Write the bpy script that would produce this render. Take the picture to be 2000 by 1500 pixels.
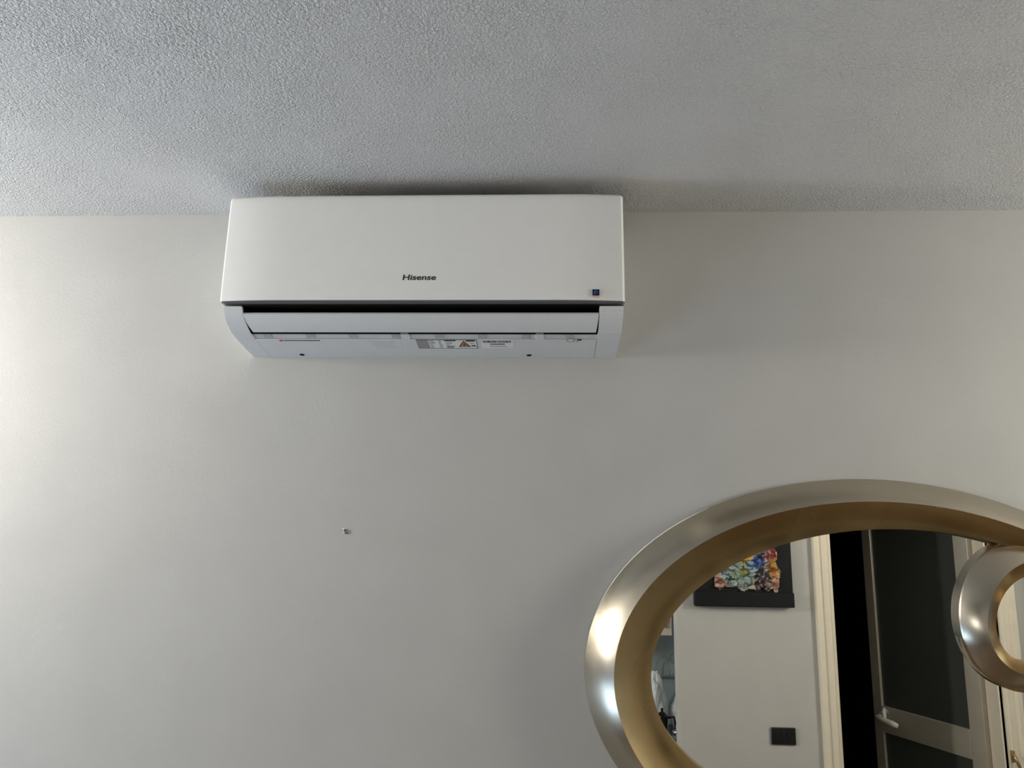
import bpy, bmesh, math, random
from mathutils import Vector, Matrix, noise

random.seed(7)
sc = bpy.context.scene
for o in list(bpy.data.objects):
    bpy.data.objects.remove(o, do_unlink=True)
C = sc.collection

# ------------------------------------------------------------------ camera, light, exposure
YAW, PITCH, ROLL = math.radians(2.6012), math.radians(10.5521), math.radians(0.7144)
CAM_Z = 2.0
fwd = Vector((-math.sin(YAW) * math.cos(PITCH), math.cos(YAW) * math.cos(PITCH), math.sin(PITCH)))
rt = Vector((math.cos(YAW), math.sin(YAW), 0))
up = rt.cross(fwd)
rt2 = math.cos(ROLL) * rt + math.sin(ROLL) * up
up2 = -math.sin(ROLL) * rt + math.cos(ROLL) * up
cam_d = bpy.data.cameras.new('camera')
cam_d.sensor_width = 36.0
cam_d.lens = 36.0 * 1480 / 2000
cam_d.clip_start = 0.02
cam = bpy.data.objects.new('camera', cam_d)
C.objects.link(cam)
m3 = Matrix((rt2, up2, -fwd)).transposed()
cam.matrix_world = Matrix.Translation((0, -1.6546, CAM_Z)) @ m3.to_4x4()
sc.camera = cam

sc.view_settings.view_transform = 'Standard'
sc.view_settings.look = 'None'
sc.view_settings.exposure = 0.05
sc.view_settings.gamma = 1.0
sc.view_settings.use_curve_mapping = False
sc.cycles.max_bounces = 12
sc.cycles.diffuse_bounces = 8
sc.cycles.use_denoising = True

w = bpy.data.worlds.new('world')
sc.world = w
w.use_nodes = True
w.node_tree.nodes['Background'].inputs[0].default_value = (0.55, 0.72, 1.0, 1)
w.node_tree.nodes['Background'].inputs[1].default_value = 0.3


def area(name, loc, target, sx, sy, power, col, spread=180):
    d = bpy.data.lights.new(name, 'AREA')
    d.shape = 'RECTANGLE'
    d.size, d.size_y = sx, sy
    d.energy = power
    d.color = col
    d.spread = math.radians(spread)
    o = bpy.data.objects.new(name, d)
    C.objects.link(o)
    o.location = loc
    o.rotation_euler = (Vector(target) - Vector(loc)).to_track_quat('-Z', 'Y').to_euler()
    return o


# daylight outside the tall left window: bright sky in its top
area('window_daylight', (-2.33, -0.46, 2.55), (0, -0.46, 2.55), 0.20, 0.72, 66, (1.0, 0.94, 0.83))
area('window_fill_far', (-3.10, -0.85, 2.32), (0, -0.85, 2.32), 0.60, 0.80, 22, (1.0, 0.96, 0.90))  # added fill lamp, evens out the wall and unit front
# shaded paving in front of that window throws sky-blue light up through it
area('terrace_daylight', (-4.1, -0.80, 0.04), (-4.1, -0.80, 3), 3.2, 2.6, 165, (0.52, 0.72, 1.0))
# side window of the open-plan part
area('side_window_daylight', (-2.35, -2.45, 1.5), (0, -1.6, 1.75), 0.5, 0.4, 5, (1.0, 0.98, 0.95))
# warm fill from the right, through an added, unseen window
area('right_window_fill', (2.44, -0.66, 2.38), (0, -0.66, 2.38), 0.40, 0.80, 34, (1.0, 0.96, 0.84))
area('right_upward_fill', (3.3, -0.9, 0.04), (3.3, -0.9, 3), 1.5, 1.2, 84, (1.0, 0.86, 0.68))  # added fill lamp facing up from the ground outside

# ------------------------------------------------------------------ helpers


def nt(name):
    m = bpy.data.materials.new(name)
    m.use_nodes = True
    t = m.node_tree
    return m, t, t.nodes['Principled BSDF']


def plain(name, col, rough=0.5, metal=0.0, spec=0.5, var=0.04, scale=30.0, bump=0.0, bscale=200.0):
    """principled with a faint procedural variation"""
    m, t, b = nt(name)
    tc = t.nodes.new('ShaderNodeTexCoord')
    n = t.nodes.new('ShaderNodeTexNoise')
    n.inputs['Scale'].default_value = scale
    n.inputs['Detail'].default_value = 4
    t.links.new(tc.outputs['Object'], n.inputs['Vector'])
    r = t.nodes.new('ShaderNodeValToRGB')
    r.color_ramp.elements[0].position = 0.3
    r.color_ramp.elements[1].position = 0.7
    r.color_ramp.elements[0].color = tuple(c * (1 - var) for c in col) + (1,)
    r.color_ramp.elements[1].color = tuple(min(1, c * (1 + var)) for c in col) + (1,)
    t.links.new(n.outputs['Fac'], r.inputs['Fac'])
    t.links.new(r.outputs['Color'], b.inputs['Base Color'])
    b.inputs['Roughness'].default_value = rough
    b.inputs['Metallic'].default_value = metal
    b.inputs['Specular IOR Level'].default_value = spec
    if bump:
        n2 = t.nodes.new('ShaderNodeTexNoise')
        n2.inputs['Scale'].default_value = bscale
        n2.inputs['Detail'].default_value = 3
        t.links.new(tc.outputs['Object'], n2.inputs['Vector'])
        bp = t.nodes.new('ShaderNodeBump')
        bp.inputs['Strength'].default_value = bump
        bp.inputs['Distance'].default_value = 0.002
        t.links.new(n2.outputs['Fac'], bp.inputs['Height'])
        t.links.new(bp.outputs['Normal'], b.inputs['Normal'])
    return m


def leaf_metal(name, c1, c2, r1, r2):
    """brushed metal leaf: two tones, cloudy roughness, fine scratches"""
    m, t, b = nt(name)
    tc = t.nodes.new('ShaderNodeTexCoord')
    n = t.nodes.new('ShaderNodeTexNoise')
    n.inputs['Scale'].default_value = 6
    n.inputs['Detail'].default_value = 1.5
    t.links.new(tc.outputs['Object'], n.inputs['Vector'])
    r = t.nodes.new('ShaderNodeValToRGB')
    r.color_ramp.interpolation = 'EASE'
    r.color_ramp.elements[0].position = 0.2
    r.color_ramp.elements[1].position = 0.8
    r.color_ramp.elements[0].color = c1 + (1,)
    r.color_ramp.elements[1].color = c2 + (1,)
    t.links.new(n.outputs['Fac'], r.inputs['Fac'])
    t.links.new(r.outputs['Color'], b.inputs['Base Color'])
    b.inputs['Metallic'].default_value = 1.0
    n2 = t.nodes.new('ShaderNodeTexNoise')
    n2.inputs['Scale'].default_value = 11
    n2.inputs['Detail'].default_value = 1
    t.links.new(tc.outputs['Object'], n2.inputs['Vector'])
    mr = t.nodes.new('ShaderNodeMapRange')
    mr.interpolation_type = 'SMOOTHSTEP'
    mr.inputs['From Min'].default_value = 0.15
    mr.inputs['From Max'].default_value = 0.85
    mr.inputs['To Min'].default_value = r1
    mr.inputs['To Max'].default_value = r2
    t.links.new(n2.outputs['Fac'], mr.inputs['Value'])
    t.links.new(mr.outputs['Result'], b.inputs['Roughness'])
    return m


def stucco(name, col, scale, strength, dist, rough=0.85):
    m, t, b = nt(name)
    tc = t.nodes.new('ShaderNodeTexCoord')
    n = t.nodes.new('ShaderNodeTexNoise')
    n.inputs['Scale'].default_value = scale
    n.inputs['Detail'].default_value = 2.5
    n.inputs['Roughness'].default_value = 0.55
    n.inputs['Distortion'].default_value = 0.6
    t.links.new(tc.outputs['Object'], n.inputs['Vector'])
    big = t.nodes.new('ShaderNodeTexNoise')
    big.inputs['Scale'].default_value = 7
    big.inputs['Detail'].default_value = 3
    t.links.new(tc.outputs['Object'], big.inputs['Vector'])
    amp = t.nodes.new('ShaderNodeMapRange')
    amp.inputs['From Min'].default_value = 0.35
    amp.inputs['From Max'].default_value = 0.65
    amp.inputs['To Min'].default_value = 0.65
    amp.inputs['To Max'].default_value = 1.2
    t.links.new(big.outputs['Fac'], amp.inputs['Value'])
    mul = t.nodes.new('ShaderNodeMath')
    mul.operation = 'MULTIPLY'
    t.links.new(n.outputs['Fac'], mul.inputs[0])
    t.links.new(amp.outputs['Result'], mul.inputs[1])
    bp = t.nodes.new('ShaderNodeBump')
    bp.inputs['Strength'].default_value = strength
    bp.inputs['Distance'].default_value = dist
    t.links.new(mul.outputs['Value'], bp.inputs['Height'])
    t.links.new(bp.outputs['Normal'], b.inputs['Normal'])
    r = t.nodes.new('ShaderNodeValToRGB')
    r.color_ramp.elements[0].position = 0.3
    r.color_ramp.elements[1].position = 0.7
    r.color_ramp.elements[0].color = tuple(c * 0.97 for c in col) + (1,)
    r.color_ramp.elements[1].color = tuple(min(1, c * 1.02) for c in col) + (1,)
    t.links.new(big.outputs['Fac'], r.inputs['Fac'])
    t.links.new(r.outputs['Color'], b.inputs['Base Color'])
    b.inputs['Roughness'].default_value = rough
    b.inputs['Specular IOR Level'].default_value = 0.3
    return m


def link(name, me, mat, parent=None, smooth=False):
    o = bpy.data.objects.new(name, me)
    C.objects.link(o)
    if mat:
        if isinstance(mat, (list, tuple)):
            for x in mat:
                me.materials.append(x)
        else:
            me.materials.append(mat)
    if parent:
        o.parent = parent
    if smooth:
        for p in me.polygons:
            p.use_smooth = True
    return o


def from_bm(name, bm, mat, parent=None, smooth=False):
    bmesh.ops.recalc_face_normals(bm, faces=bm.faces[:])
    me = bpy.data.meshes.new(name)
    bm.to_mesh(me)
    bm.free()
    return link(name, me, mat, parent, smooth)


def add_box(bm, x0, x1, y0, y1, z0, z1, bevel=0.0, seg=2):
    b = bmesh.new()
    bmesh.ops.create_cube(b, size=1)
    for v in b.verts:
        v.co = Vector(((x0 + x1) / 2 + v.co.x * (x1 - x0), (y0 + y1) / 2 + v.co.y * (y1 - y0),
                       (z0 + z1) / 2 + v.co.z * (z1 - z0)))
    if bevel:
        bmesh.ops.bevel(b, geom=b.edges[:], offset=bevel, segments=seg, affect='EDGES', profile=0.5)
    me = bpy.data.meshes.new('tmp')
    b.to_mesh(me)
    b.free()
    bm.from_mesh(me)
    bpy.data.meshes.remove(me)


def box(name, x0, x1, y0, y1, z0, z1, mat, parent=None, bevel=0.0, seg=2):
    bm = bmesh.new()
    add_box(bm, x0, x1, y0, y1, z0, z1, bevel, seg)
    return from_bm(name, bm, mat, parent)


def extrude_profile(name, pts, x0, x1, mat, parent=None, bevel=0.0, smooth=False):
    """closed (depth, z) outline extruded along x; depth is distance from the wall"""
    bm = bmesh.new()
    a = [bm.verts.new((x0, -d, z)) for d, z in pts]
    b = [bm.verts.new((x1, -d, z)) for d, z in pts]
    n = len(pts)
    for i in range(n):
        bm.faces.new((a[i], a[(i + 1) % n], b[(i + 1) % n], b[i]))
    bm.faces.new(a[::-1])
    bm.faces.new(b)
    if bevel:
        ends = [e for e in bm.edges if abs(e.verts[0].co.x - e.verts[1].co.x) < 1e-6]
        bmesh.ops.bevel(bm, geom=ends, offset=bevel, segments=2, affect='EDGES', profile=0.5)
    return from_bm(name, bm, mat, parent, smooth)


def tube_bm(bm, pts, r, seg=10, taper=None):
    pts = [Vector(p) for p in pts]
    rings = []
    for i, p in enumerate(pts):
        t = (pts[min(i + 1, len(pts) - 1)] - pts[max(i - 1, 0)]).normalized()
        a = t.cross(Vector((0, 0, 1)))
        if a.length < 1e-3:
            a = t.cross(Vector((0, 1, 0)))
        a.normalize()
        b = t.cross(a).normalized()
        rr = r if taper is None else r * taper[i]
        rings.append([bm.verts.new(p + rr * (math.cos(k * 2 * math.pi / seg) * a + math.sin(k * 2 * math.pi / seg) * b))
                      for k in range(seg)])
    for i in range(len(rings) - 1):
        for k in range(seg):
            bm.faces.new((rings[i][k], rings[i][(k + 1) % seg], rings[i + 1][(k + 1) % seg], rings[i + 1][k]))
    bm.faces.new(rings[0][::-1])
    bm.faces.new(rings[-1])


def tube(name, pts, r, mat, parent=None, seg=10, taper=None):
    bm = bmesh.new()
    tube_bm(bm, pts, r, seg, taper)
    return from_bm(name, bm, mat, parent, True)


def lathe(name, prof, centre, mat, parent=None, seg=32, axis='Z', smooth=True):
    bm = bmesh.new()
    rings = []
    for r, h in prof:
        ring = []
        for k in range(seg):
            a = 2 * math.pi * k / seg
            if axis == 'Z':
                co = (centre[0] + r * math.cos(a), centre[1] + r * math.sin(a), centre[2] + h)
            else:
                co = (centre[0] + r * math.cos(a), centre[1] + h, centre[2] + r * math.sin(a))
            ring.append(bm.verts.new(co))
        rings.append(ring)
    for i in range(len(rings) - 1):
        for k in range(seg):
            bm.faces.new((rings[i][k], rings[i][(k + 1) % seg], rings[i + 1][(k + 1) % seg], rings[i + 1][k]))
    bm.faces.new(rings[0][::-1])
    bm.faces.new(rings[-1])
    return from_bm(name, bm, mat, parent, smooth)


def thing(name, label, cat, loc=(0, 0, 0), group=None):
    o = bpy.data.objects.new(name, None)
    o.empty_display_size = 0.05
    C.objects.link(o)
    o.location = loc
    o['label'] = label
    o['category'] = cat
    if group:
        o['group'] = group
    return o


def adopt(parent):
    """children were modelled in world space: keep them there under the moved Empty"""
    for o in bpy.data.objects:
        if o.parent is parent:
            o.matrix_parent_inverse = Matrix.Translation(parent.location).inverted()


def struct(o):
    o['kind'] = 'structure'
    return o


# ------------------------------------------------------------------ materials
M_WALL = stucco('wall_paint', (0.49, 0.49, 0.48), 160, 0.10, 0.003, 0.55)
M_CEIL = stucco('ceiling_stucco', (0.52, 0.525, 0.53), 215, 0.9, 0.008, 0.75)
M_OPP = stucco('hall_wall_paint', (0.51, 0.495, 0.465), 160, 0.08, 0.003, 0.7)
M_FLOOR = plain('floor_tile', (0.17, 0.12, 0.075), 0.35, var=0.12, scale=3)
M_DARK = plain('unlit_hall_black', (0.03, 0.03, 0.03), 0.9)  # the hall's lack of light is put into its wall colour
M_TRIM = plain('trim_cream', (0.80, 0.72, 0.58), 0.4, var=0.02, bump=0.05)
M_PLASTIC = plain('white_plastic', (0.88, 0.88, 0.87), 0.33, var=0.01)
M_PLASTIC2 = plain('white_matte_plastic', (0.68, 0.69, 0.69), 0.45, var=0.01)
M_LIPSHADE = plain('lip_shade_grey', (0.43, 0.43, 0.43), 0.5)  # soft shade along the outlet lip, put into a grey
M_UNDER = plain('shade_toned_underside', (0.13, 0.13, 0.125), 0.5, var=0.02)  # white plastic in shade: the darkening is put into the colour
M_LIP = plain('outlet_lip_plastic', (0.62, 0.62, 0.62), 0.4, var=0.05)
M_CAV = plain('black_cavity', (0.004, 0.004, 0.004), 0.8, spec=0.1)
M_LOGO = plain('dark_grey_print', (0.02, 0.022, 0.02), 0.5)
M_PRINTGREY = plain('grey_print', (0.30, 0.30, 0.29), 0.6)
M_LABEL = plain('label_white', (0.80, 0.80, 0.79), 0.5, var=0.01)
M_LABELG = plain('label_grey', (0.68, 0.69, 0.68), 0.5, var=0.02)
M_ORANGE = plain('warning_orange', (0.50, 0.22, 0.09), 0.5)
M_RED = plain('warning_red', (0.55, 0.08, 0.08), 0.5)
M_BLUE = plain('sticker_navy', (0.006, 0.012, 0.05), 0.5, spec=0.2)
M_SKYB = plain('sticker_blue', (0.10, 0.25, 0.55), 0.35)
M_PEACH = plain('sticker_peach', (0.70, 0.48, 0.36), 0.5)
M_SILVER = leaf_metal('silver_gold_leaf', (0.47, 0.42, 0.33), (0.57, 0.51, 0.41), 0.17, 0.27)
M_GOLD = leaf_metal('gold_leaf', (0.47, 0.34, 0.165), (0.55, 0.41, 0.22), 0.20, 0.29)
M_CHIP = plain('bare_gesso', (0.85, 0.84, 0.80), 0.7)
M_CRUMBSHADE = plain('dark_crumbs_and_shadow', (0.12, 0.12, 0.11), 0.9)  # also colours the painted shadow by the wall plug
M_PLUG = plain('plug_plaster', (0.56, 0.56, 0.54), 0.8, var=0.1, scale=300)
M_BACKER = plain('frame_backer', (0.05, 0.045, 0.04), 0.8)
M_BLACK = plain('black_paint', (0.007, 0.0075, 0.009), 0.55, spec=0.25, var=0.15, bump=0.3, bscale=90)
M_SWITCH = plain('black_switch_plastic', (0.006, 0.006, 0.006), 0.16, spec=0.7)
M_ALU = plain('champagne_aluminium', (0.50, 0.46, 0.38), 0.38, 0.35, var=0.03)
M_HANDLE = plain('white_enamel', (0.82, 0.80, 0.74), 0.25)
M_BRASS = plain('aged_brass', (0.60, 0.42, 0.20), 0.35, 0.9)
M_CREAM = plain('cream_lacquer', (0.80, 0.72, 0.60), 0.3, var=0.02)
M_SPLASH = plain('blue_grey_glass_panel', (0.36, 0.44, 0.45), 0.25, var=0.12, scale=5)
M_COUNTER = plain('dark_worktop', (0.06, 0.065, 0.07), 0.3, var=0.3, scale=60)
M_BAG = plain('white_bag_film', (0.78, 0.84, 0.86), 0.4, var=0.08, scale=25)
M_STEEL = plain('brushed_steel', (0.5, 0.52, 0.54), 0.3, 0.9)
M_PAVE = plain('pale_paving', (0.6, 0.6, 0.58), 0.8, var=0.08, scale=6)

m, t, b = nt('mirror_silver')
b.inputs['Base Color'].default_value = (0.86, 0.87, 0.85, 1)
b.inputs['Metallic'].default_value = 1
b.inputs['Roughness'].default_value = 0.0
M_MIRROR = m

m, t, b = nt('smoked_frosted_glass')
b.inputs['Base Color'].default_value = (0.06, 0.066, 0.06, 1)
b.inputs['Roughness'].default_value = 0.34
M_SMOKE = m

m, t, b = nt('window_glass')
tr = t.nodes.new('ShaderNodeBsdfTransparent')
gl = t.nodes.new('ShaderNodeBsdfGlossy')
gl.inputs['Roughness'].default_value = 0.0
mx = t.nodes.new('ShaderNodeMixShader')
mx.inputs[0].default_value = 0.06
t.links.new(tr.outputs[0], mx.inputs[1])
t.links.new(gl.outputs[0], mx.inputs[2])
t.links.new(mx.outputs[0], t.nodes['Material Output'].inputs['Surface'])
M_GLASS = m

OPP_Y = -1.97
# crumpled painted paper of the collage: patches of colour, fold shade painted as dark lines
m, t, b = nt('painted_crumpled_paper')
tc = t.nodes.new('ShaderNodeTexCoord')
nz = t.nodes.new('ShaderNodeTexNoise')
nz.inputs['Scale'].default_value = 16
nz.inputs['Detail'].default_value = 4
nz.inputs['Distortion'].default_value = 1.8
t.links.new(tc.outputs['Object'], nz.inputs['Vector'])
warp = t.nodes.new('ShaderNodeMix')
warp.data_type = 'VECTOR'
warp.inputs[0].default_value = 0.13
t.links.new(tc.outputs['Object'], warp.inputs[4])
t.links.new(nz.outputs['Color'], warp.inputs[5])


class rp:
    outputs = {}


rgb = t.nodes.new('ShaderNodeRGB')
rgb.outputs[0].default_value = (0.50, 0.40, 0.29, 1)
rp.outputs['Color'] = rgb.outputs[0]
WC = Vector((0.5, 0.5, 0.5)) * 0.13
for px_, pz_, rad, col in ((0.875, 1.815, 0.085, (0.30, 0.40, 0.38)), (0.83, 1.95, 0.10, (0.42, 0.12, 0.08)), (0.96, 2.0, 0.10, (0.55, 0.42, 0.10)),
                           (0.905, 1.865, 0.032, (0.62, 0.42, 0.05)), (0.985, 1.85, 0.055, (0.34, 0.44, 0.46)), (0.965, 1.87, 0.032, (0.03, 0.08, 0.32)),
                           (1.035, 1.82, 0.045, (0.52, 0.24, 0.05)), (1.03, 1.90, 0.045, (0.42, 0.08, 0.06)), (0.775, 1.765, 0.035, (0.50, 0.24, 0.17)),
                           (0.885, 1.805, 0.028, (0.25, 0.29, 0.05)), (1.04, 1.755, 0.030, (0.50, 0.20, 0.14)), (0.98, 1.745, 0.032, (0.07, 0.03, 0.04)),
                           (0.99, 1.795, 0.030, (0.06, 0.05, 0.07)), (0.845, 1.785, 0.016, (0.05, 0.05, 0.04))):
    ds = t.nodes.new('ShaderNodeVectorMath')
    ds.operation = 'DISTANCE'
    t.links.new(warp.outputs[1], ds.inputs[0])
    ds.inputs[1].default_value = Vector((px_, OPP_Y + 0.04, pz_)) * 0.87 + WC
    mr_ = t.nodes.new('ShaderNodeMapRange')
    mr_.inputs['From Min'].default_value = rad * 0.75
    mr_.inputs['From Max'].default_value = rad * 1.0
    mr_.inputs['To Min'].default_value = 1
    mr_.inputs['To Max'].default_value = 0
    t.links.new(ds.outputs['Value'], mr_.inputs['Value'])
    mc = t.nodes.new('ShaderNodeMix')
    mc.data_type = 'RGBA'
    t.links.new(mr_.outputs['Result'], mc.inputs[0])
    t.links.new(rp.outputs['Color'], mc.inputs[6])
    mc.inputs[7].default_value = col + (1,)
    rp.outputs['Color'] = mc.outputs[2]
nl = t.nodes.new('ShaderNodeTexVoronoi')
nl.feature = 'DISTANCE_TO_EDGE'
nl.inputs['Scale'].default_value = 22
wv = t.nodes.new('ShaderNodeMix')
wv.data_type = 'VECTOR'
wv.inputs[0].default_value = 0.06
t.links.new(tc.outputs['Object'], wv.inputs[4])
t.links.new(nz.outputs['Color'], wv.inputs[5])
st_ = t.nodes.new('ShaderNodeMapping')
st_.inputs['Scale'].default_value = (0.8, 0.3, 2.0)
t.links.new(wv.outputs[1], st_.inputs['Vector'])
t.links.new(st_.outputs['Vector'], nl.inputs['Vector'])
lr = t.nodes.new('ShaderNodeValToRGB')
lr.color_ramp.elements[0].position = 0.02
lr.color_ramp.elements[1].position = 0.16
lr.color_ramp.elements[0].color = (0.03, 0.03, 0.02, 1)
t.links.new(nl.outputs['Distance'], lr.inputs['Fac'])
ml = t.nodes.new('ShaderNodeMix')
ml.data_type = 'RGBA'
ml.blend_type = 'MULTIPLY'
ml.inputs[0].default_value = 0.85
t.links.new(rp.outputs['Color'], ml.inputs[6])
t.links.new(lr.outputs['Color'], ml.inputs[7])
t.links.new(ml.outputs[2], b.inputs['Base Color'])
b.inputs['Roughness'].default_value = 0.35
M_COLLAGE = m

# ------------------------------------------------------------------ room shell
H = 2.712
XL, XR = -2.1, 2.22
OPP = -1.97          # face of the wall opposite the air conditioner
PT = 0.11            # its thickness
KY = -3.0            # kitchen wall face


def wall_with_holes(name, axis, face, thick, a0, a1, z0, z1, holes, mat):
    """axis 'x': wall plane at x=face, runs along y from a0 to a1; 'y': plane at y=face, runs along x. holes: (a0,a1,z0,z1)"""
    bm = bmesh.new()
    cuts = sorted({a0, a1, *[h[0] for h in holes], *[h[1] for h in holes]})
    for i in range(len(cuts) - 1):
        p, q = cuts[i], cuts[i + 1]
        mid = (p + q) / 2
        spans = [(z0, z1)]
        for h in holes:
            if h[0] < mid < h[1]:
                new = []
                for s in spans:
                    if h[2] > s[0]:
                        new.append((s[0], min(h[2], s[1])))
                    if h[3] < s[1]:
                        new.append((max(h[3], s[0]), s[1]))
                spans = new
        for s in spans:
            f0, f1 = sorted((face, face + thick))
            if axis == 'x':
                add_box(bm, f0, f1, p, q, s[0], s[1])
            else:
                add_box(bm, p, q, f0, f1, s[0], s[1])
    return struct(from_bm(name, bm, mat))


struct(box('wall_back', XL - 0.2, XR + 0.2, 0, 0.2, 0, H + 0.2, M_WALL))
struct(box('ceiling', XL - 0.2, XR + 0.2, -6.2, 0.0, H, H + 0.2, M_CEIL))
struct(box('floor', XL - 0.2, XR + 0.2, -6.2, 0.2, -0.1, 0, M_FLOOR))
W1 = (-1.55, -0.12, 0.30, 2.66)     # tall left window
W2 = (-2.90, -2.00, 1.05, 1.95)    # left window of the open-plan part
W3 = (-1.60, -0.30, 0.95, 2.64)      # added right window, unseen, lets the warm fill in
wall_with_holes('wall_left', 'x', XL, -0.2, KY - 0.2, 0, 0, H, [W1, W2], M_WALL)
wall_with_holes('wall_right', 'x', XR, 0.2, OPP - PT, 0, 0, H, [W3], M_WALL)
DX0, DX1, DH = 1.289, 1.990, 2.12
wall_with_holes('wall_opposite', 'y', OPP, -PT, 0.600, XR, 0, H, [(DX0, DX1, 0, DH)], M_OPP)
struct(box('wall_kitchen', XL, 1.15, KY - 0.15, KY - 0.001, 0, H, M_OPP))
struct(box('wall_kitchen_end', 1.05, 1.15, KY, OPP - PT, 0, H, M_OPP))
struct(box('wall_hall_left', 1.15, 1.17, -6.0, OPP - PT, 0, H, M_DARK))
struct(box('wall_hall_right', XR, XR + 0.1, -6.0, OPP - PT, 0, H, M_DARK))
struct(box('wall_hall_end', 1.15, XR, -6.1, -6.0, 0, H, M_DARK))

# glazed openings
n_win = 0
for (a, b_, z0, z1), xf, sgn in ((W1, XL, -1), (W2, XL, -1), (W3, XR, 1)):
    n_win += 1
    xo = xf + sgn * 0.10
    root = struct(thing('window_%d' % n_win, 'white framed glazing in the side wall', 'window', (xo, (a + b_) / 2, z0)))
    del root['category']
    del root['label']
    fw = 0.055
    box('stile', xo - 0.03, xo + 0.03, a, a + fw, z0, z1, M_HANDLE, root, 0.004)
    box('stile', xo - 0.03, xo + 0.03, b_ - fw, b_, z0, z1, M_HANDLE, root, 0.004)
    box('rail', xo - 0.03, xo + 0.03, a + fw, b_ - fw, z0, z0 + fw, M_HANDLE, root, 0.004)
    box('rail', xo - 0.03, xo + 0.03, a + fw, b_ - fw, z1 - fw, z1, M_HANDLE, root, 0.004)
    box('pane', xo - 0.004, xo + 0.004, a + fw, b_ - fw, z0 + fw, z1 - fw, M_GLASS, root)
    adopt(root)

# outside: paving
struct(box('ground_outside', XL - 6, XL - 0.2, -6, 3, -0.12, 0.0, M_PAVE))
struct(box('ground_outside_right', XR + 0.2, XR + 5, -6, 3, -0.12, 0.0, M_PAVE))
# ------------------------------------------------------------------ air conditioner
AC0, AC1 = -0.6636, 0.1564
ac = thing('air_conditioner', 'white split air conditioner unit hung on the wall under the ceiling', 'air conditioner',
           ((AC0 + AC1) / 2, 0, CAM_Z + 0.37))
Z = CAM_Z
CURVE = [(0.185, 0.4335), (0.181, 0.4265), (0.1755, 0.4185), (0.168, 0.4115), (0.157, 0.4040), (0.144, 0.3970),
         (0.130, 0.3910), (0.112, 0.3866), (0.092, 0.3825), (0.070, 0.3788), (0.048, 0.3750), (0.026, 0.3718), (0.004, 0.3690)]
CURVE = [(d, Z + z) for d, z in CURVE]
OX0, OX1 = -0.6222, 0.1070
cap_prof = CURVE + [(0.0, Z + 0.3685), (0.0, Z + 0.4335)]
extrude_profile('end_cap', cap_prof, AC0 + 0.0015, OX0, M_PLASTIC2, ac, 0.0012)
extrude_profile('end_cap', cap_prof, OX1, AC1 - 0.0015, M_PLASTIC2, ac, 0.0012)


def curve_at(d):
    for (d0, z0), (d1, z1) in zip(CURVE, CURVE[1:]):
        if d1 <= d <= d0:
            f = (d - d1) / (d0 - d1)
            return z1 + f * (z0 - z1)
    return CURVE[-1][1]


low = [(0.104, curve_at(0.104))] + [p for p in CURVE if p[0] < 0.104] + [(0.0, Z + 0.3685), (0.0, Z + 0.40), (0.06, Z + 0.40), (0.100, Z + 0.392)]
extrude_profile('lower_body', low, OX0 + 0.0006, OX1 - 0.0008, M_PLASTIC2, ac, 0.0)
# stepped strip behind the flap, with its two clips
st = [(0.1262, curve_at(0.1262) + 0.0058), (0.104, curve_at(0.104) + 0.0014), (0.104, curve_at(0.104) + 0.006), (0.1255, curve_at(0.1255) + 0.007)]
extrude_profile('outlet_lip', st, OX0, OX1, M_LIP, ac)
sl = [(0.1312, curve_at(0.1312) + 0.0014), (0.1256, curve_at(0.1256) + 0.0001), (0.1256, curve_at(0.1256) + 0.006), (0.1305, curve_at(0.1305) + 0.006)]
extrude_profile('slot_shade', sl, OX0 + 0.001, OX1 - 0.001, M_CAV, ac)  # black strip stands in for the shade in the slot below the flap
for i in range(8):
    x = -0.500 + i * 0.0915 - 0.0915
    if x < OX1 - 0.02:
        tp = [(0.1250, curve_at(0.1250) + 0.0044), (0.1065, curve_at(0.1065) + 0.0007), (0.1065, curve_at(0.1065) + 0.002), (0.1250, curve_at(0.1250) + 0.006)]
        extrude_profile('lip_shade', tp, x - 0.009, x + 0.009, M_LIPSHADE, ac, 0.0004)  # grey slab painting a patch of shade on the lip
for x in (-0.2958, -0.0132):
    tp = [(0.1285, curve_at(0.1285) + 0.0006), (0.105, curve_at(0.105) - 0.0004), (0.105, curve_at(0.105) + 0.003), (0.1285, curve_at(0.1285) + 0.003)]
    extrude_profile('clip', tp, x - 0.0085, x + 0.0085, M_PLASTIC2, ac, 0.0005)
# dark air outlet
cav = [(0.184, Z + 0.4345), (0.184, Z + 0.4365), (0.04, Z + 0.4365), (0.04, Z + 0.394), (0.100, Z + 0.394), (0.122, Z + 0.396),
       (0.122, Z + 0.398), (0.100, Z + 0.397), (0.044, Z + 0.397), (0.044, Z + 0.4345)]
bm = bmesh.new()
a_ = [bm.verts.new((OX0, -d, z)) for d, z in cav]
b2 = [bm.verts.new((OX1, -d, z)) for d, z in cav]
for i in range(len(cav)):
    j = (i + 1) % len(cav)
    bm.faces.new((a_[i], a_[j], b2[j], b2[i]))
side = [(0.04, Z + 0.436), (0.04, Z + 0.397), (0.118, Z + 0.397)] + [(d - 0.0035, z + 0.0012) for d, z in CURVE[::-1] if 0.125 < d < 0.183] + [(0.180, Z + 0.436)]
for xx in (OX0 + 0.0003, OX1 - 0.0003):
    bm.faces.new([bm.verts.new((xx, -d, z)) for d, z in side])
from_bm('air_outlet', bm, M_CAV, ac)
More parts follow.
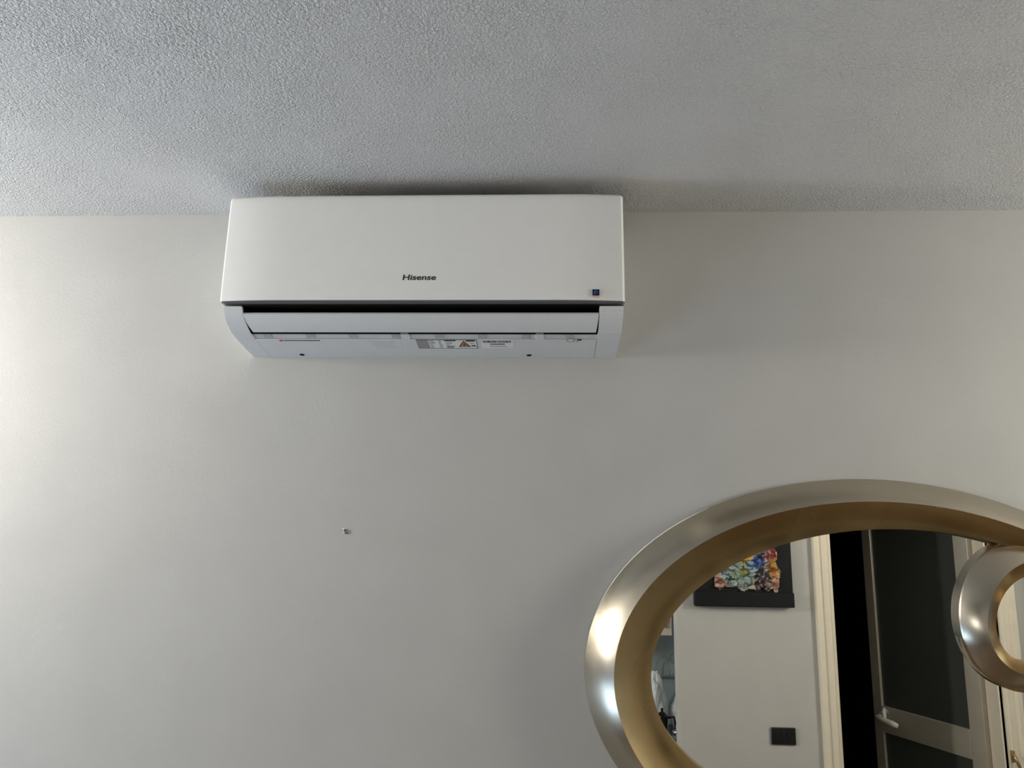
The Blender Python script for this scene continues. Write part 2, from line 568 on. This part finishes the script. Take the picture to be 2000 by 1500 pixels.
# upright vanes in the outlet
vane_me = None
for i in range(8):
    x = -0.565 + i * 0.0925
    if vane_me is None:
        bm = bmesh.new()
        add_box(bm, -0.0015, 0.0015, -0.118, -0.06, Z + 0.398, Z + 0.432, 0.0008, 1)
        v = from_bm('vane', bm, M_CAV, ac)
        vane_me = v.data
        v.location.x = x
    else:
        v = bpy.data.objects.new('vane', vane_me)
        C.objects.link(v)
        v.parent = ac
        v.location.x = x

# swing flap: curved plate
fl = []
N = 12
FT, FB = Vector((0.1768, Z + 0.4192)), Vector((0.1330, Z + 0.3922))
dirv = (FB - FT).normalized()
nrm = Vector((-dirv.y, dirv.x))
if nrm.x < 0:
    nrm = -nrm
outer = []
inner = []
for i in range(N + 1):
    u = i / N
    bulge = 0.0030 * (1 - (2 * u - 1) ** 2)
    p = FT.lerp(FB, u) + nrm * bulge
    outer.append((p.x, p.y))
    q = p - nrm * 0.0045
    inner.append((q.x, q.y))
fo = extrude_profile('flap', outer + inner[::-1], OX0 + 0.0004, OX1 - 0.0012, M_PLASTIC2, ac, 0.0008)
for v in fo.data.vertices:          # the flap narrows towards its lower edge
    u = min(1, max(0, (Z + 0.4192 - v.co.z) / 0.027))
    if v.co.x < -0.3:
        v.co.x += 0.0065 * u ** 1.6
    else:
        v.co.x -= 0.0030 * u ** 1.6

# chassis behind the front panel
box('chassis', AC0 + 0.004, AC1 - 0.004, -0.15, 0.0, Z + 0.4365, Z + 0.662, M_PLASTIC2, ac, 0.004)


# dark intake grille on the top
gr = box('intake_grille', AC0 + 0.03, AC1 - 0.03, -0.150, -0.012, Z + 0.6625, Z + 0.6665, M_CAV, ac, 0.001)
for i in range(9):
    yy = -0.024 - i * 0.0145
    box('grille_slat', AC0 + 0.03, AC1 - 0.03, yy - 0.0035, yy, Z + 0.6640, Z + 0.6695, M_BACKER, gr)


def front_depth(z):
    f = (z - 0.4405) / (0.671 - 0.4405)
    return 0.2090 - 0.0115 * f ** 1.4


# front panel with softly rounded ends and a rolled top edge
rows = [(0.2055, 0.4400), (0.2080, 0.4405), (front_depth(0.4425), 0.4425)]
for i in range(1, 19):
    zz = 0.4425 + (0.6625 - 0.4425) * i / 18
    rows.append((front_depth(zz), zz))
rows += [(0.1970, 0.6655), (0.1950, 0.6685), (0.1915, 0.6703), (0.1865, 0.6710), (0.158, 0.6710), (0.1575, 0.6640)]
NXP = 64


def plan(depth):
    """outline in plan from the left rear to the right rear"""
    pts = []
    back = min(0.060, depth - 0.0005)
    w_ = AC1 - AC0
    xs = []
    for i in range(NXP + 1):
        u = i / NXP
        xs.append(u)
    for u in xs:
        # finer near both ends
        s = 0.5 - 0.5 * math.cos(math.pi * u)
        s = 0.35 * u + 0.65 * s
        x = s * w_
        e = min(x, w_ - x)
        drop = 0.0
        if e < 0.13:
            drop += 0.0085 * ((0.13 - e) / 0.13) ** 2.2
        if e < 0.006:
            drop += 0.006 - math.sqrt(max(0.0, 0.006 ** 2 - (0.006 - e) ** 2))
        pts.append((AC0 + x, max(depth - drop, back)))
    return [(AC0, back)] + pts + [(AC1, back)]


bm = bmesh.new()
grid = []


def sheet(name, rows_, mat, parent):
    bm = bmesh.new()
    grid = [[bm.verts.new((x, -dd, Z + z)) for x, dd in plan(d)] for d, z in rows_]
    for i in range(len(grid) - 1):
        for k in range(len(grid[0]) - 1):
            bm.faces.new((grid[i][k], grid[i][k + 1], grid[i + 1][k + 1], grid[i + 1][k]))
    bmesh.ops.remove_doubles(bm, verts=bm.verts[:], dist=1e-5)
    return from_bm(name, bm, mat, parent, True)


bm.free()
pan = sheet('front_panel', rows, M_PLASTIC, ac)
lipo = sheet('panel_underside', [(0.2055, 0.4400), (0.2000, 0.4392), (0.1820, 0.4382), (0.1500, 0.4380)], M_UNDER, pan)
lipo['label'] = 'recessed underside toned dark for shade'
try:
    pan.data.set_sharp_from_angle(angle=math.radians(40))
except Exception:
    pass

# bottom edge screw recesses
for x in (-0.5469, -0.0376):
    lathe('screw_recess', [(0.0052, 0.0), (0.0052, -0.004), (0.0036, -0.0042)], (x, -0.0165, curve_at(0.0165) + 0.0025), M_CAV, ac, 16)


def text_mesh(name, body, size, mat, parent, origin, xdir, ydir, width=None, shear=0.0, offset=0.0):
    cu = bpy.data.curves.new(name, 'FONT')
    cu.body = body
    cu.size = size
    cu.shear = shear
    cu.offset = offset
    cu.extrude = 0.00015
    cu.resolution_u = 4
    to = bpy.data.objects.new(name, cu)
    C.objects.link(to)
    dg = bpy.context.evaluated_depsgraph_get()
    me = bpy.data.meshes.new_from_object(to.evaluated_get(dg))
    bpy.data.objects.remove(to, do_unlink=True)
    x0 = min(v.co.x for v in me.vertices)
    x1 = max(v.co.x for v in me.vertices)
    s = (width / (x1 - x0)) if width else 1.0
    X, Y = Vector(xdir).normalized(), Vector(ydir).normalized()
    N_ = X.cross(Y)
    for v in me.vertices:
        v.co = Vector(origin) + X * ((v.co.x - x0) * s) + Y * v.co.y + N_ * v.co.z
    me.materials.clear()
    o = link(name, me, mat, parent)
    return o


dl = front_depth(0.4875)
lean = Vector((0, (front_depth(0.493) - front_depth(0.4815)) * -1, 0.0115))
text_mesh('logo_lettering', 'Hisense', 0.0158, M_LOGO, ac, (-0.2885, -front_depth(0.4815) - 0.0001, Z + 0.4815), (1, 0, 0), lean,
          0.0676, 0.10, 0.00036)

# blue sticker with a ring swirl
fd = lambda z: -front_depth(z) + 0.0008 - 0.0012
stk = box('sticker', 0.0915, 0.1050, fd(0.4545), -0.190, Z + 0.4482, Z + 0.4608, M_BLUE, ac)
stk['label'] = 'small navy sticker with a blue swirl'
bm = bmesh.new()
pts = []
for i in range(40):
    a = 0.6 + i / 39 * 2 * math.pi * 1.6
    r = 0.0008 + 0.0038 * i / 39
    pts.append((0.09825 + r * math.cos(a), fd(0.4545) - 0.0001, Z + 0.4548 + r * math.sin(a)))
tube_bm(bm, pts, 0.00038, 6)
from_bm('swirl', bm, M_SKYB, stk)
box('sticker_strip', 0.0915, 0.1050, fd(0.446), -0.190, Z + 0.4446, Z + 0.4480, M_PEACH, ac)


# labels on the sloping underside; (x, depth) coordinates laid on the slope
def slab(name, quad, mat, parent, lift=0.0004):
    """quad of (x, depth) corners lying on the underside surface"""
    bm = bmesh.new()
    vs = []
    for x, d in quad:
        vs.append(Vector((x, -d, curve_at(d) - lift)))
    lo = [bm.verts.new(v) for v in vs]
    hi = [bm.verts.new(v + Vector((0, 0, lift + 0.0002))) for v in vs]
    n = len(vs)
    bm.faces.new(lo)
    bm.faces.new(hi[::-1])
    for i in range(n):
        bm.faces.new((lo[i], lo[(i + 1) % n], hi[(i + 1) % n], hi[i]))
    return from_bm(name, bm, mat, parent)


def sq(x0, x1, d0, d1):
    return [(x0, d0), (x1, d0), (x1, d1), (x0, d1)]


D0, D1 = 0.1025, 0.0568
spec = slab('rating_label', sq(-0.2765, -0.1470, D0, D1), M_LABEL, ac)
spec['label'] = 'white rating label with a black and orange triangle'
slab('label_border', sq(-0.2765, -0.1470, D0, D0 - 0.0016), M_LOGO, spec, 0.0006)
slab('label_border', sq(-0.2765, -0.1470, D1 + 0.0016, D1), M_LOGO, spec, 0.0006)
slab('label_border', sq(-0.1481, -0.1470, D0, D1), M_LOGO, spec, 0.0006)
slab('print_block', sq(-0.2765, -0.2510, D0 - 0.0016, D1 + 0.0016), M_PRINTGREY, spec, 0.00055)
for i in range(6):
    d = 0.0975 - i * 0.0068
    slab('print_line', sq(-0.2490, -0.2490 + 0.006 + 0.012 * random.random(), d, d - 0.0030), M_PRINTGREY, spec, 0.0006)
    slab('print_line', sq(-0.2290, -0.2290 + 0.004 + 0.008 * random.random(), d, d - 0.0030), M_PRINTGREY, spec, 0.0006)
    if i:
        slab('print_line', sq(-0.2140, -0.2140 + 0.006 + 0.014 * random.random(), d, d - 0.0030), M_LOGO if i > 3 else M_PRINTGREY, spec, 0.0006)
slab('print_line', sq(-0.2160, -0.1920, 0.1000, 0.0955), M_LOGO, spec, 0.0006)
slab('print_line', sq(-0.1700, -0.1510, 0.1000, 0.0940), M_LOGO, spec, 0.0006)
slab('print_line', sq(-0.1600, -0.1510, 0.0740, 0.0680), M_LOGO, spec, 0.0006)
slab('print_line', sq(-0.1620, -0.1540, 0.0860, 0.0830), M_PRINTGREY, spec, 0.0006)
slab('warning_triangle', [(-0.1880, 0.0655), (-0.1620, 0.0655), (-0.1755, 0.0975)], M_LOGO, spec, 0.0007)
slab('warning_triangle', [(-0.1838, 0.0685), (-0.1665, 0.0685), (-0.1755, 0.0915)], M_ORANGE, spec, 0.0009)
slab('flame_mark', [(-0.1765, 0.0715), (-0.1735, 0.0715), (-0.1728, 0.0780), (-0.1752, 0.0840), (-0.1772, 0.0780)], M_LOGO, spec, 0.0011)
bar = slab('barcode_label', sq(-0.1380, -0.0703, 0.1020, 0.0592), M_LABEL, ac)
bar['label'] = 'white barcode label'
x = -0.1345
while x < -0.0745:
    wdt = random.choice((0.0006, 0.0009, 0.0013))
    slab('barcode_stripe', sq(x, x + wdt, 0.0985, 0.0880), M_LOGO, bar, 0.0006)
    x += wdt + random.choice((0.0007, 0.001, 0.0016))
x = -0.119
while x < -0.0880:
    slab('print_mark', sq(x, x + 0.0017, 0.0830, 0.0765), M_LOGO, bar, 0.0006)
    x += 0.0029
slab('print_mark', sq(-0.1210, -0.0840, 0.0695, 0.0670), M_PRINTGREY, bar, 0.0006)
emb = slab('instruction_label', sq(-0.3800, -0.3116, 0.1005, 0.0500), M_LABELG, ac)
emb['label'] = 'faint grey instruction label'
for i in range(5):
    d = 0.0955 - i * 0.0085
    slab('print_line', sq(-0.3745 + 0.002 * i, -0.3200 - 0.012 * random.random(), d, d - 0.0022), plain('faint_print', (0.52, 0.53, 0.53), 0.5), emb, 0.0006)
slab('warning_mark', [(-0.5733, 0.0965), (-0.5677, 0.0915), (-0.5621, 0.0965), (-0.5677, 0.1015)], M_RED, ac, 0.0005)
slab('warning_line', sq(-0.5615, -0.4831, 0.0985, 0.0955), M_LOGO, ac, 0.0005)
mk = slab('approval_mark', [(0.0517 + 0.0085 * math.cos(a * math.pi / 10), 0.0995 + 0.0085 * math.sin(a * math.pi / 10)) for a in range(20)], M_PRINTGREY, ac, 0.0005)
slab('mark_centre', [(0.0517 + 0.0060 * math.cos(a * math.pi / 10), 0.1000 + 0.0055 * math.sin(a * math.pi / 10)) for a in range(20)], M_LABELG, mk, 0.0007)
slab('approval_mark', sq(0.0655, 0.0745, 0.1045, 0.0985), M_LOGO, ac, 0.0005)
slab('approval_mark', sq(0.0625, 0.0680, 0.0930, 0.0915), M_PRINTGREY, ac, 0.0005)
adopt(ac)

# ------------------------------------------------------------------ oval mirror with the small round mirror in it


def ell(cx, cz, a, b_, deg, n):
    r = math.radians(deg)
    out = []
    for i in range(n):
        th = 2 * math.pi * i / n
        u, v = a * math.cos(th + -r), b_ * math.sin(th + -r)
        out.append(Vector((cx + u * math.cos(r) - v * math.sin(r), CAM_Z + cz + u * math.sin(r) + v * math.cos(r))))
    return out


def band(name, loops, mat, parent):
    """loops: list of (list of Vector(x,z), depth)"""
    bm = bmesh.new()
    rings = [[bm.verts.new((p.x, -d, p.y)) for p in pts] for pts, d in loops]
    n = len(rings[0])
    for i in range(len(rings) - 1):
        for k in range(n):
            bm.faces.new((rings[i][k], rings[i][(k + 1) % n], rings[i + 1][(k + 1) % n], rings[i + 1][k]))
    o = from_bm(name, bm, mat, parent, True)
    try:
        o.data.set_sharp_from_angle(angle=math.radians(35))
    except Exception:
        pass
    return o


def facet(e0, d0, e1, d1, bulge, n=8):
    """loops from ellipse e0 at depth d0 to e1 at d1, swelling by bulge"""
    out = []
    for i in range(n + 1):
        u = i / n
        out.append(([p.lerp(q, u) for p, q in zip(e0, e1)], d0 + (d1 - d0) * u + bulge * 4 * u * (1 - u)))
    return out


def disc(name, pts, d0, d1, mat, parent):
    bm = bmesh.new()
    a = [bm.verts.new((p.x, -d1, p.y)) for p in pts]
    b3 = [bm.verts.new((p.x, -d0, p.y)) for p in pts]
    bm.faces.new(a)
    bm.faces.new(b3[::-1])
    n = len(pts)
    for i in range(n):
        bm.faces.new((a[i], a[(i + 1) % n], b3[(i + 1) % n], b3[i]))
    return from_bm(name, bm, mat, parent)


NE = 160
mir = thing('oval_mirror', 'large oval wall mirror in a wide silver and gold leaf frame', 'mirror', (0.69, 0, CAM_Z - 0.31))
E_out = ell(0.6925, -0.3063, 0.6105, 0.4105, -2.75, NE)
E_rid = ell(0.6870, -0.3076, 0.5500, 0.3636, -1.70, NE)
E_inn = ell(0.6993, -0.2865, 0.4855, 0.2877, 2.44, NE)
E_in2 = ell(0.6993, -0.2865, 0.4885, 0.2907, 2.44, NE)
grow = lambda e, c, s: [Vector((c[0] + (p.x - c[0]) * s, c[1] + (p.y - c[1]) * s)) for p in e]
cM = (0.6925, CAM_Z - 0.3063)
ob = band('outer_band', [(grow(E_out, cM, 0.990), 0.0), (E_out, 0.003), (E_out, 0.009)] + facet(E_out, 0.009, E_rid, 0.065, 0.004), M_SILVER, mir)
ob['label'] = 'silvery champagne outer band'
ib = band('inner_band', facet(E_rid, 0.065, E_inn, 0.036, -0.004) + [(E_inn, 0.034), (E_in2, 0.012)], M_GOLD, mir)
ib['label'] = 'gold inner band'
disc('mirror_glass', grow(E_in2, cM, 1.004), 0.006, 0.0125, M_MIRROR, mir)
# flaked gesso along the upper left edge
bm = bmesh.new()
tp = [0.35, 0.7, 1.0, 1.0, 0.9, 1.1, 1.0, 0.8, 0.9, 0.6, 0.5, 0.3]
pts = []
for i in range(12):
    k = 55 + i * 1.6
    k0 = int(k)
    p = E_out[k0].lerp(E_out[k0 + 1], k - k0)
    pts.append((p.x, -0.009, p.y))
tube_bm(bm, pts, 0.0013, 8, tp)
ch = from_bm('chipped_edge', bm, M_CHIP, mir, True)
ch['label'] = 'chipped white edge'
# small round frame lying over the right of the glass
R_bas = ell(0.9600, -0.1650, 0.1240, 0.1490, -12, NE)
R_fac = ell(0.9610, -0.1660, 0.1230, 0.1480, -12, NE)
R_rid = ell(0.9680, -0.1655, 0.0900, 0.1150, -28, NE)
R_inn = ell(0.9715, -0.1695, 0.0640, 0.0875, -27, NE)
rf = band('round_frame', [(R_bas, 0.0125), (R_bas, 0.028), (R_fac, 0.0305)] + facet(R_fac, 0.0305, R_rid, 0.061, 0.002), M_SILVER, mir)
rf['label'] = 'small round frame over the glass'
band('inner_band', facet(R_rid, 0.061, R_inn, 0.036, -0.001) + [(R_inn, 0.024)], M_GOLD, rf)
disc('mirror_glass', grow(R_inn, (0.9715, CAM_Z - 0.1695), 1.01), 0.020, 0.0245, M_MIRROR, rf)
adopt(mir)

# ------------------------------------------------------------------ wall plug left in the wall
hz = CAM_Z - 0.0157
pl = thing('wall_plug', 'tiny empty wall plug stuck in the bare wall below the air conditioner', 'wall plug', (-0.4342, 0, hz))
bm = bmesh.new()
n = 22
prof = [(0.0024, 0.0006), (0.0028, -0.0012), (0.0050, -0.0009), (0.0075, 0.0008)]
rings = []
for r, y in prof:
    rings.append([bm.verts.new((-0.4342 + r * (1 + 0.25 * noise.noise(Vector((k * 0.9, r * 900, 3)))) * math.cos(k * 2 * math.pi / n), y,
                                hz + r * (1 + 0.25 * noise.noise(Vector((k * 0.9, r * 900, 9)))) * math.sin(k * 2 * math.pi / n))) for k in range(n)])
for i in range(3):
    for k in range(n):
        bm.faces.new((rings[i][k], rings[i][(k + 1) % n], rings[i + 1][(k + 1) % n], rings[i + 1][k]))
from_bm('plug_collar', bm, M_PLUG, pl, True)
lathe('plug_hole', [(0.0026, 0.001), (0.0026, -0.0008)], (-0.4342, 0, hz), M_CAV, pl, 14, 'Y')
box('plug_tongue', -0.4356, -0.4342, -0.0042, 0.0, hz - 0.002, hz + 0.003, M_LABELG, pl, 0.0003, 1)
bm = bmesh.new()
for dx, dz, r in ((-0.0052, 0.0004, 0.0011), (0.0056, 0.0006, 0.0012), (0.0038, -0.0050, 0.0030)):  # two side crumbs; the larger lower right block paints the plug's shadow
    add_box(bm, -0.4342 + dx - r, -0.4342 + dx + r, -0.0023, 0.001, hz + dz - r * 0.7, hz + dz + r * 0.7, r * 0.3, 2)
from_bm('crumbs_and_shadow', bm, M_CRUMBSHADE, pl)
adopt(pl)

# ------------------------------------------------------------------ opposite wall, seen in the mirror
pc = thing('collage_picture', 'black canvas with a crumpled colourful paper collage, seen in the mirror', 'picture', (0.89, OPP, Z - 0.35))
CZ0, CZ1 = Z - 0.283, Z + 0.36
box('canvas', 0.677, 1.1145, OPP, OPP + 0.028, CZ0 - 0.03, CZ1, M_BLACK, pc, 0.003)
led = box('bottom_ledge', 0.674, 1.116, OPP, OPP + 0.040, Z - 0.348, Z - 0.283, M_BLACK, pc, 0.004)
bm = bmesh.new()
NX, NZ = 64, 84
X0, X1, Z0c, Z1c = 0.752, 1.050, Z - 0.285, Z + 0.24
vg = {}
for i in range(NX + 1):
    for j in range(NZ + 1):
        u, v = i / NX, j / NZ
        x = X0 + (X1 - X0) * u
        z = Z0c + (Z1c - Z0c) * v
        x += 0.022 * noise.noise(Vector((x * 9, z * 11, 1.3)))
        z += 0.016 * noise.noise(Vector((x * 10, z * 9, 7.7)))
        # folds
        h = abs(noise.noise(Vector((x * 17, z * 24, 0.4)))) * 0.034 + abs(noise.noise(Vector((x * 30, z * 52, 5.1)))) * 0.018
        edge = min(u, 1 - u, v, 1 - v)
        h *= min(1, edge * 14 + 0.15)
        vg[i, j] = bm.verts.new((x, OPP + 0.029 + h, z))
for i in range(NX):
    for j in range(NZ):
        u, v = (i + .5) / NX, (j + .5) / NZ
        e = min(u, 1 - u) - 0.035 + 0.05 * noise.noise(Vector((v * 9, 3 if u < .5 else 8, 2)))
        e2 = min(v, 1 - v) - 0.03 + 0.045 * noise.noise(Vector((u * 9, 5, 2)))
        if e > 0 and e2 > 0:
            bm.faces.new((vg[i, j], vg[i + 1, j], vg[i + 1, j + 1], vg[i, j + 1]))
bmesh.ops.delete(bm, geom=[v for v in bm.verts if not v.link_faces], context='VERTS')
cp = from_bm('paper_relief', bm, M_COLLAGE, pc, True)
adopt(pc)

sw = thing('light_switch', 'black light switch plate on the pale wall, seen in the mirror', 'light switch', (1.046, OPP, Z - 0.93))
box('switch_plate', 0.992, 1.100, OPP, OPP + 0.009, Z - 0.930, Z - 0.8585, M_SWITCH, sw, 0.0045, 3)
for i in range(3):
    x = 1.010 + i * 0.0245
    box('rocker', x, x + 0.0235, OPP + 0.004, OPP + 0.0125, Z - 0.9175, Z - 0.8715, M_SWITCH, sw, 0.0015)
adopt(sw)


def architrave(name, x0, x1, z1, flip=False):
    """upright moulding x0..x1, outer side at x0 (or x1 if flipped)"""
    w_ = x1 - x0
    prof = [(0.0, 0.0), (0.0, 0.018), (0.05, 0.024), (0.28, 0.024), (0.34, 0.016), (0.42, 0.013), (0.50, 0.016), (0.80, 0.017), (0.88, 0.012), (0.95, 0.013), (1.0, 0.010), (1.0, 0.0)]
    bm = bmesh.new()
    lo, hi = [], []
    for u, d in prof:
        x = x0 + w_ * u if not flip else x1 - w_ * u
        lo.append(bm.verts.new((x, OPP + d, 0)))
        hi.append(bm.verts.new((x, OPP + d, z1)))
    n = len(prof)
    for i in range(n):
        bm.faces.new((lo[i], lo[(i + 1) % n], hi[(i + 1) % n], hi[i]))
    bm.faces.new(lo)
    bm.faces.new(hi[::-1])
    return struct(from_bm(name, bm, M_TRIM))


architrave('trim_1', 1.2155, 1.290, DH + 0.075)
architrave('trim_2', 2.000, 2.075, DH + 0.075, True)
struct(box('trim_3', 1.290, 2.000, OPP, OPP + 0.02, DH, DH + 0.075, M_TRIM, None, 0.003))
struct(box('trim_4', DX0, DX0 + 0.012, OPP - PT, OPP, 0, DH, M_TRIM))
struct(box('trim_5', DX1 - 0.006, DX1 + 0.010, OPP - PT, OPP, 0, DH, M_TRIM))

# door leaf, opened away into the dark hall
hx, hy = 1.975, OPP - 0.095
ang = math.radians(180 + 66)
dr = bpy.data.objects.new('door_1', None)
C.objects.link(dr)
dr['kind'] = 'structure'
dr.location = (hx, hy, 0.01)
dr.rotation_euler = (0, 0, ang)
LW, LT, LH = 0.62, 0.036, 2.08


def leaf(name, u0, u1, z0, z1, mat, th=LT, parent=None, bevel=0.003, off=0.0):
    bm = bmesh.new()
    add_box(bm, u0, u1, -th / 2 + off, th / 2 + off, z0, z1, bevel, 2)
    return from_bm(name, bm, mat, parent or dr)


leaf('stile', 0.0, 0.075, 0, LH, M_ALU)
leaf('stile', LW - 0.055, LW, 0, LH, M_ALU)
leaf('rail', 0.075, LW - 0.055, LH - 0.07, LH, M_ALU)
leaf('rail', 0.075, LW - 0.055, 0.975, 1.103, M_ALU)
leaf('rail', 0.075, LW - 0.055, 0.0, 0.11, M_ALU)
leaf('pane', 0.07, LW - 0.05, 1.10, LH - 0.065, M_SMOKE, 0.008, None, 0.001)
leaf('pane', 0.07, LW - 0.05, 0.105, 0.98, M_SMOKE, 0.008, None, 0.001)
# lever handle on the face towards the mirror
for sgn in (-1, 1):
    bm = bmesh.new()
    u, zc = LW - 0.055, 1.052
    y0 = sgn * LT / 2
    for k in range(1):
        tube_bm(bm, [(u, y0, zc), (u, y0 + sgn * 0.008, zc)], 0.024, 20)
        tube_bm(bm, [(u, y0, zc), (u, y0 + sgn * 0.03, zc), (u - 0.012, y0 + sgn * 0.045, zc), (u - 0.05, y0 + sgn * 0.052, zc - 0.002),
                     (u - 0.105, y0 + sgn * 0.052, zc - 0.008), (u - 0.135, y0 + sgn * 0.050, zc - 0.012)], 0.0125, 12, [1, 1, 1.05, 1.0, 1.2, 0.9])
        tube_bm(bm, [(u - 0.03, y0, zc + 0.022), (u - 0.036, y0 + sgn * 0.026, zc + 0.044), (u - 0.050, y0 + sgn * 0.042, zc + 0.036), (u - 0.056, y0 + sgn * 0.046, zc)], 0.010, 10)
    from_bm('door_handle', bm, M_HANDLE, dr, True)
for z in (0.25, 1.0, 1.85):
    bm = bmesh.new()
    tube_bm(bm, [(-0.006, LT / 2 + 0.004, z - 0.04), (-0.006, LT / 2 + 0.004, z + 0.04)], 0.007, 12)
    from_bm('hinge', bm, M_BRASS, dr, True)

# brass hook on the right architrave, at the lower right of the mirror
hk = thing('coat_hook', 'small brass hook beside the door, at the lower right of the mirror', 'hook', (2.016, OPP + 0.017, Z - 0.97))
tube('hook_arm', [(2.012, OPP + 0.016, Z - 0.945), (2.012, OPP + 0.034, Z - 0.950), (2.018, OPP + 0.040, Z - 0.975), (2.032, OPP + 0.036, Z - 1.01)], 0.0065, M_BRASS, hk, 10, [1, 1, 1.1, 0.8])
box('hook_plate', 2.003, 2.021, OPP + 0.010, OPP + 0.0185, Z - 0.975, Z - 0.925, M_BRASS, hk, 0.002)
adopt(hk)

# ------------------------------------------------------------------ kitchen corner behind the end of that wall
uc = thing('wall_cabinet', 'cream kitchen wall cabinet at the left edge of the mirror', 'cabinet', (0.2, KY, 1.43))
box('cabinet_body', -0.30, 0.684, KY, KY + 0.33, 1.43, 2.25, M_CREAM, uc, 0.002)
for x0, x1 in ((-0.298, 0.19), (0.194, 0.682)):
    dd = box('cabinet_door', x0, x1, KY + 0.331, KY + 0.351, 1.428, 2.248, M_CREAM, uc, 0.002)
    k = box('door_pull', x1 - 0.05, x1 - 0.035, KY + 0.351, KY + 0.372, 1.47, 1.60, M_STEEL, dd, 0.003)
adopt(uc)
bs = box('splashback', -0.9, 1.045, KY + 0.001, KY + 0.010, 0.90, 1.425, M_SPLASH)
bs['label'] = 'blue grey glass splashback panel under the cream cabinet'
bs['category'] = 'panel'
wt = box('worktop', -0.9, 1.045, KY, KY + 0.60, 0.86, 0.90, M_COUNTER, None, 0.004)
wt['label'] = 'dark kitchen worktop at the left edge of the mirror'
wt['category'] = 'worktop'
bc = thing('base_cabinet', 'cream kitchen base cabinet under the dark worktop', 'cabinet', (0.07, KY, 0))
box('cabinet_body', -0.88, 1.04, KY, KY + 0.55, 0.0, 0.86, M_CREAM, bc, 0.002)
for i in range(4):
    x0 = -0.878 + i * 0.48
    dd = box('cabinet_door', x0, x0 + 0.474, KY + 0.551, KY + 0.571, 0.10, 0.855, M_CREAM, bc, 0.002)
    box('door_pull', x0 + 0.17, x0 + 0.30, KY + 0.571, KY + 0.59, 0.79, 0.805, M_STEEL, dd, 0.003)
adopt(bc)


def bag(name, label, cx, cy, z0, sx, sy, sz, seed):
    bm = bmesh.new()
    bmesh.ops.create_icosphere(bm, subdivisions=4, radius=1)
    for v in bm.verts:
        d = v.co.copy()
        f = 1 + 0.28 * noise.noise(d * 1.7 + Vector((seed, 0, 0))) + 0.16 * abs(noise.noise(d * 5 + Vector((0, seed, 0))))
        z = max(d.z * f, -0.82)
        pinch = 1.0 - 0.45 * max(0, z) ** 1.5
        v.co = Vector((cx + d.x * f * sx * pinch, cy + d.y * f * sy * pinch, z0 + (z + 0.82) / 1.9 * sz))
    o = from_bm(name, bm, M_BAG, None, False)
    o['label'] = label
    o['category'] = 'bag'
    return o


bag('plastic_bag', 'taller crumpled white plastic bag on the worktop, left one', 0.615, KY + 0.17, 0.90, 0.058, 0.060, 0.33, 2.1)
bag('plastic_bag', 'lower crumpled white plastic bag on the worktop, right one', 0.765, KY + 0.15, 0.90, 0.070, 0.055, 0.22, 6.4)
kt = thing('moka_pot', 'small black coffee pot on the dark worktop beside white bags', 'coffee pot', (0.617, KY + 0.37, 0.90))
lathe('pot_body', [(0.036, 0), (0.038, 0.004), (0.030, 0.065), (0.029, 0.07), (0.034, 0.125), (0.032, 0.13), (0.012, 0.145), (0.005, 0.147), (0.008, 0.152), (0.007, 0.163), (0.001, 0.165)], (0.617, KY + 0.37, 0.90), M_SWITCH, kt, 10, 'Z', False)
tube('pot_handle', [(0.649, KY + 0.37, 1.018), (0.678, KY + 0.37, 1.022), (0.684, KY + 0.37, 0.99), (0.680, KY + 0.37, 0.955)], 0.006, M_SWITCH, kt)
adopt(kt)
jr = thing('glass_jar', 'dark glass jar with a steel lid on the worktop', 'jar', (0.672, KY + 0.50, 0.90))
lathe('jar_body', [(0.026, 0), (0.029, 0.005), (0.029, 0.06), (0.023, 0.072)], (0.672, KY + 0.50, 0.90), M_SMOKE, jr, 20)
lathe('lid', [(0.0245, 0.072), (0.0245, 0.086), (0.020, 0.089)], (0.672, KY + 0.50, 0.90), M_STEEL, jr, 20)
adopt(jr)
rk = thing('wire_rack', 'thin bent wire rack on the blue grey splashback', 'rack', (0.70, KY + 0.012, 1.15))
tube('rail', [(0.30, KY + 0.045, 1.165), (0.95, KY + 0.045, 1.165)], 0.006, M_STEEL, rk)
for x in (0.34, 0.91):
    tube('bracket', [(x, KY + 0.0105, 1.165), (x, KY + 0.045, 1.165)], 0.005, M_STEEL, rk)
tube('wire_hook', [(0.60, KY + 0.05, 1.345), (0.66, KY + 0.05, 1.27), (0.70, KY + 0.05, 1.24), (0.73, KY + 0.05, 1.29)], 0.003, M_PRINTGREY, rk)
tube('wire_hook', [(0.63, KY + 0.05, 1.165), (0.635, KY + 0.05, 1.24), (0.68, KY + 0.05, 1.275), (0.71, KY + 0.05, 1.23), (0.712, KY + 0.05, 1.165)], 0.003, M_PRINTGREY, rk)
adopt(rk)
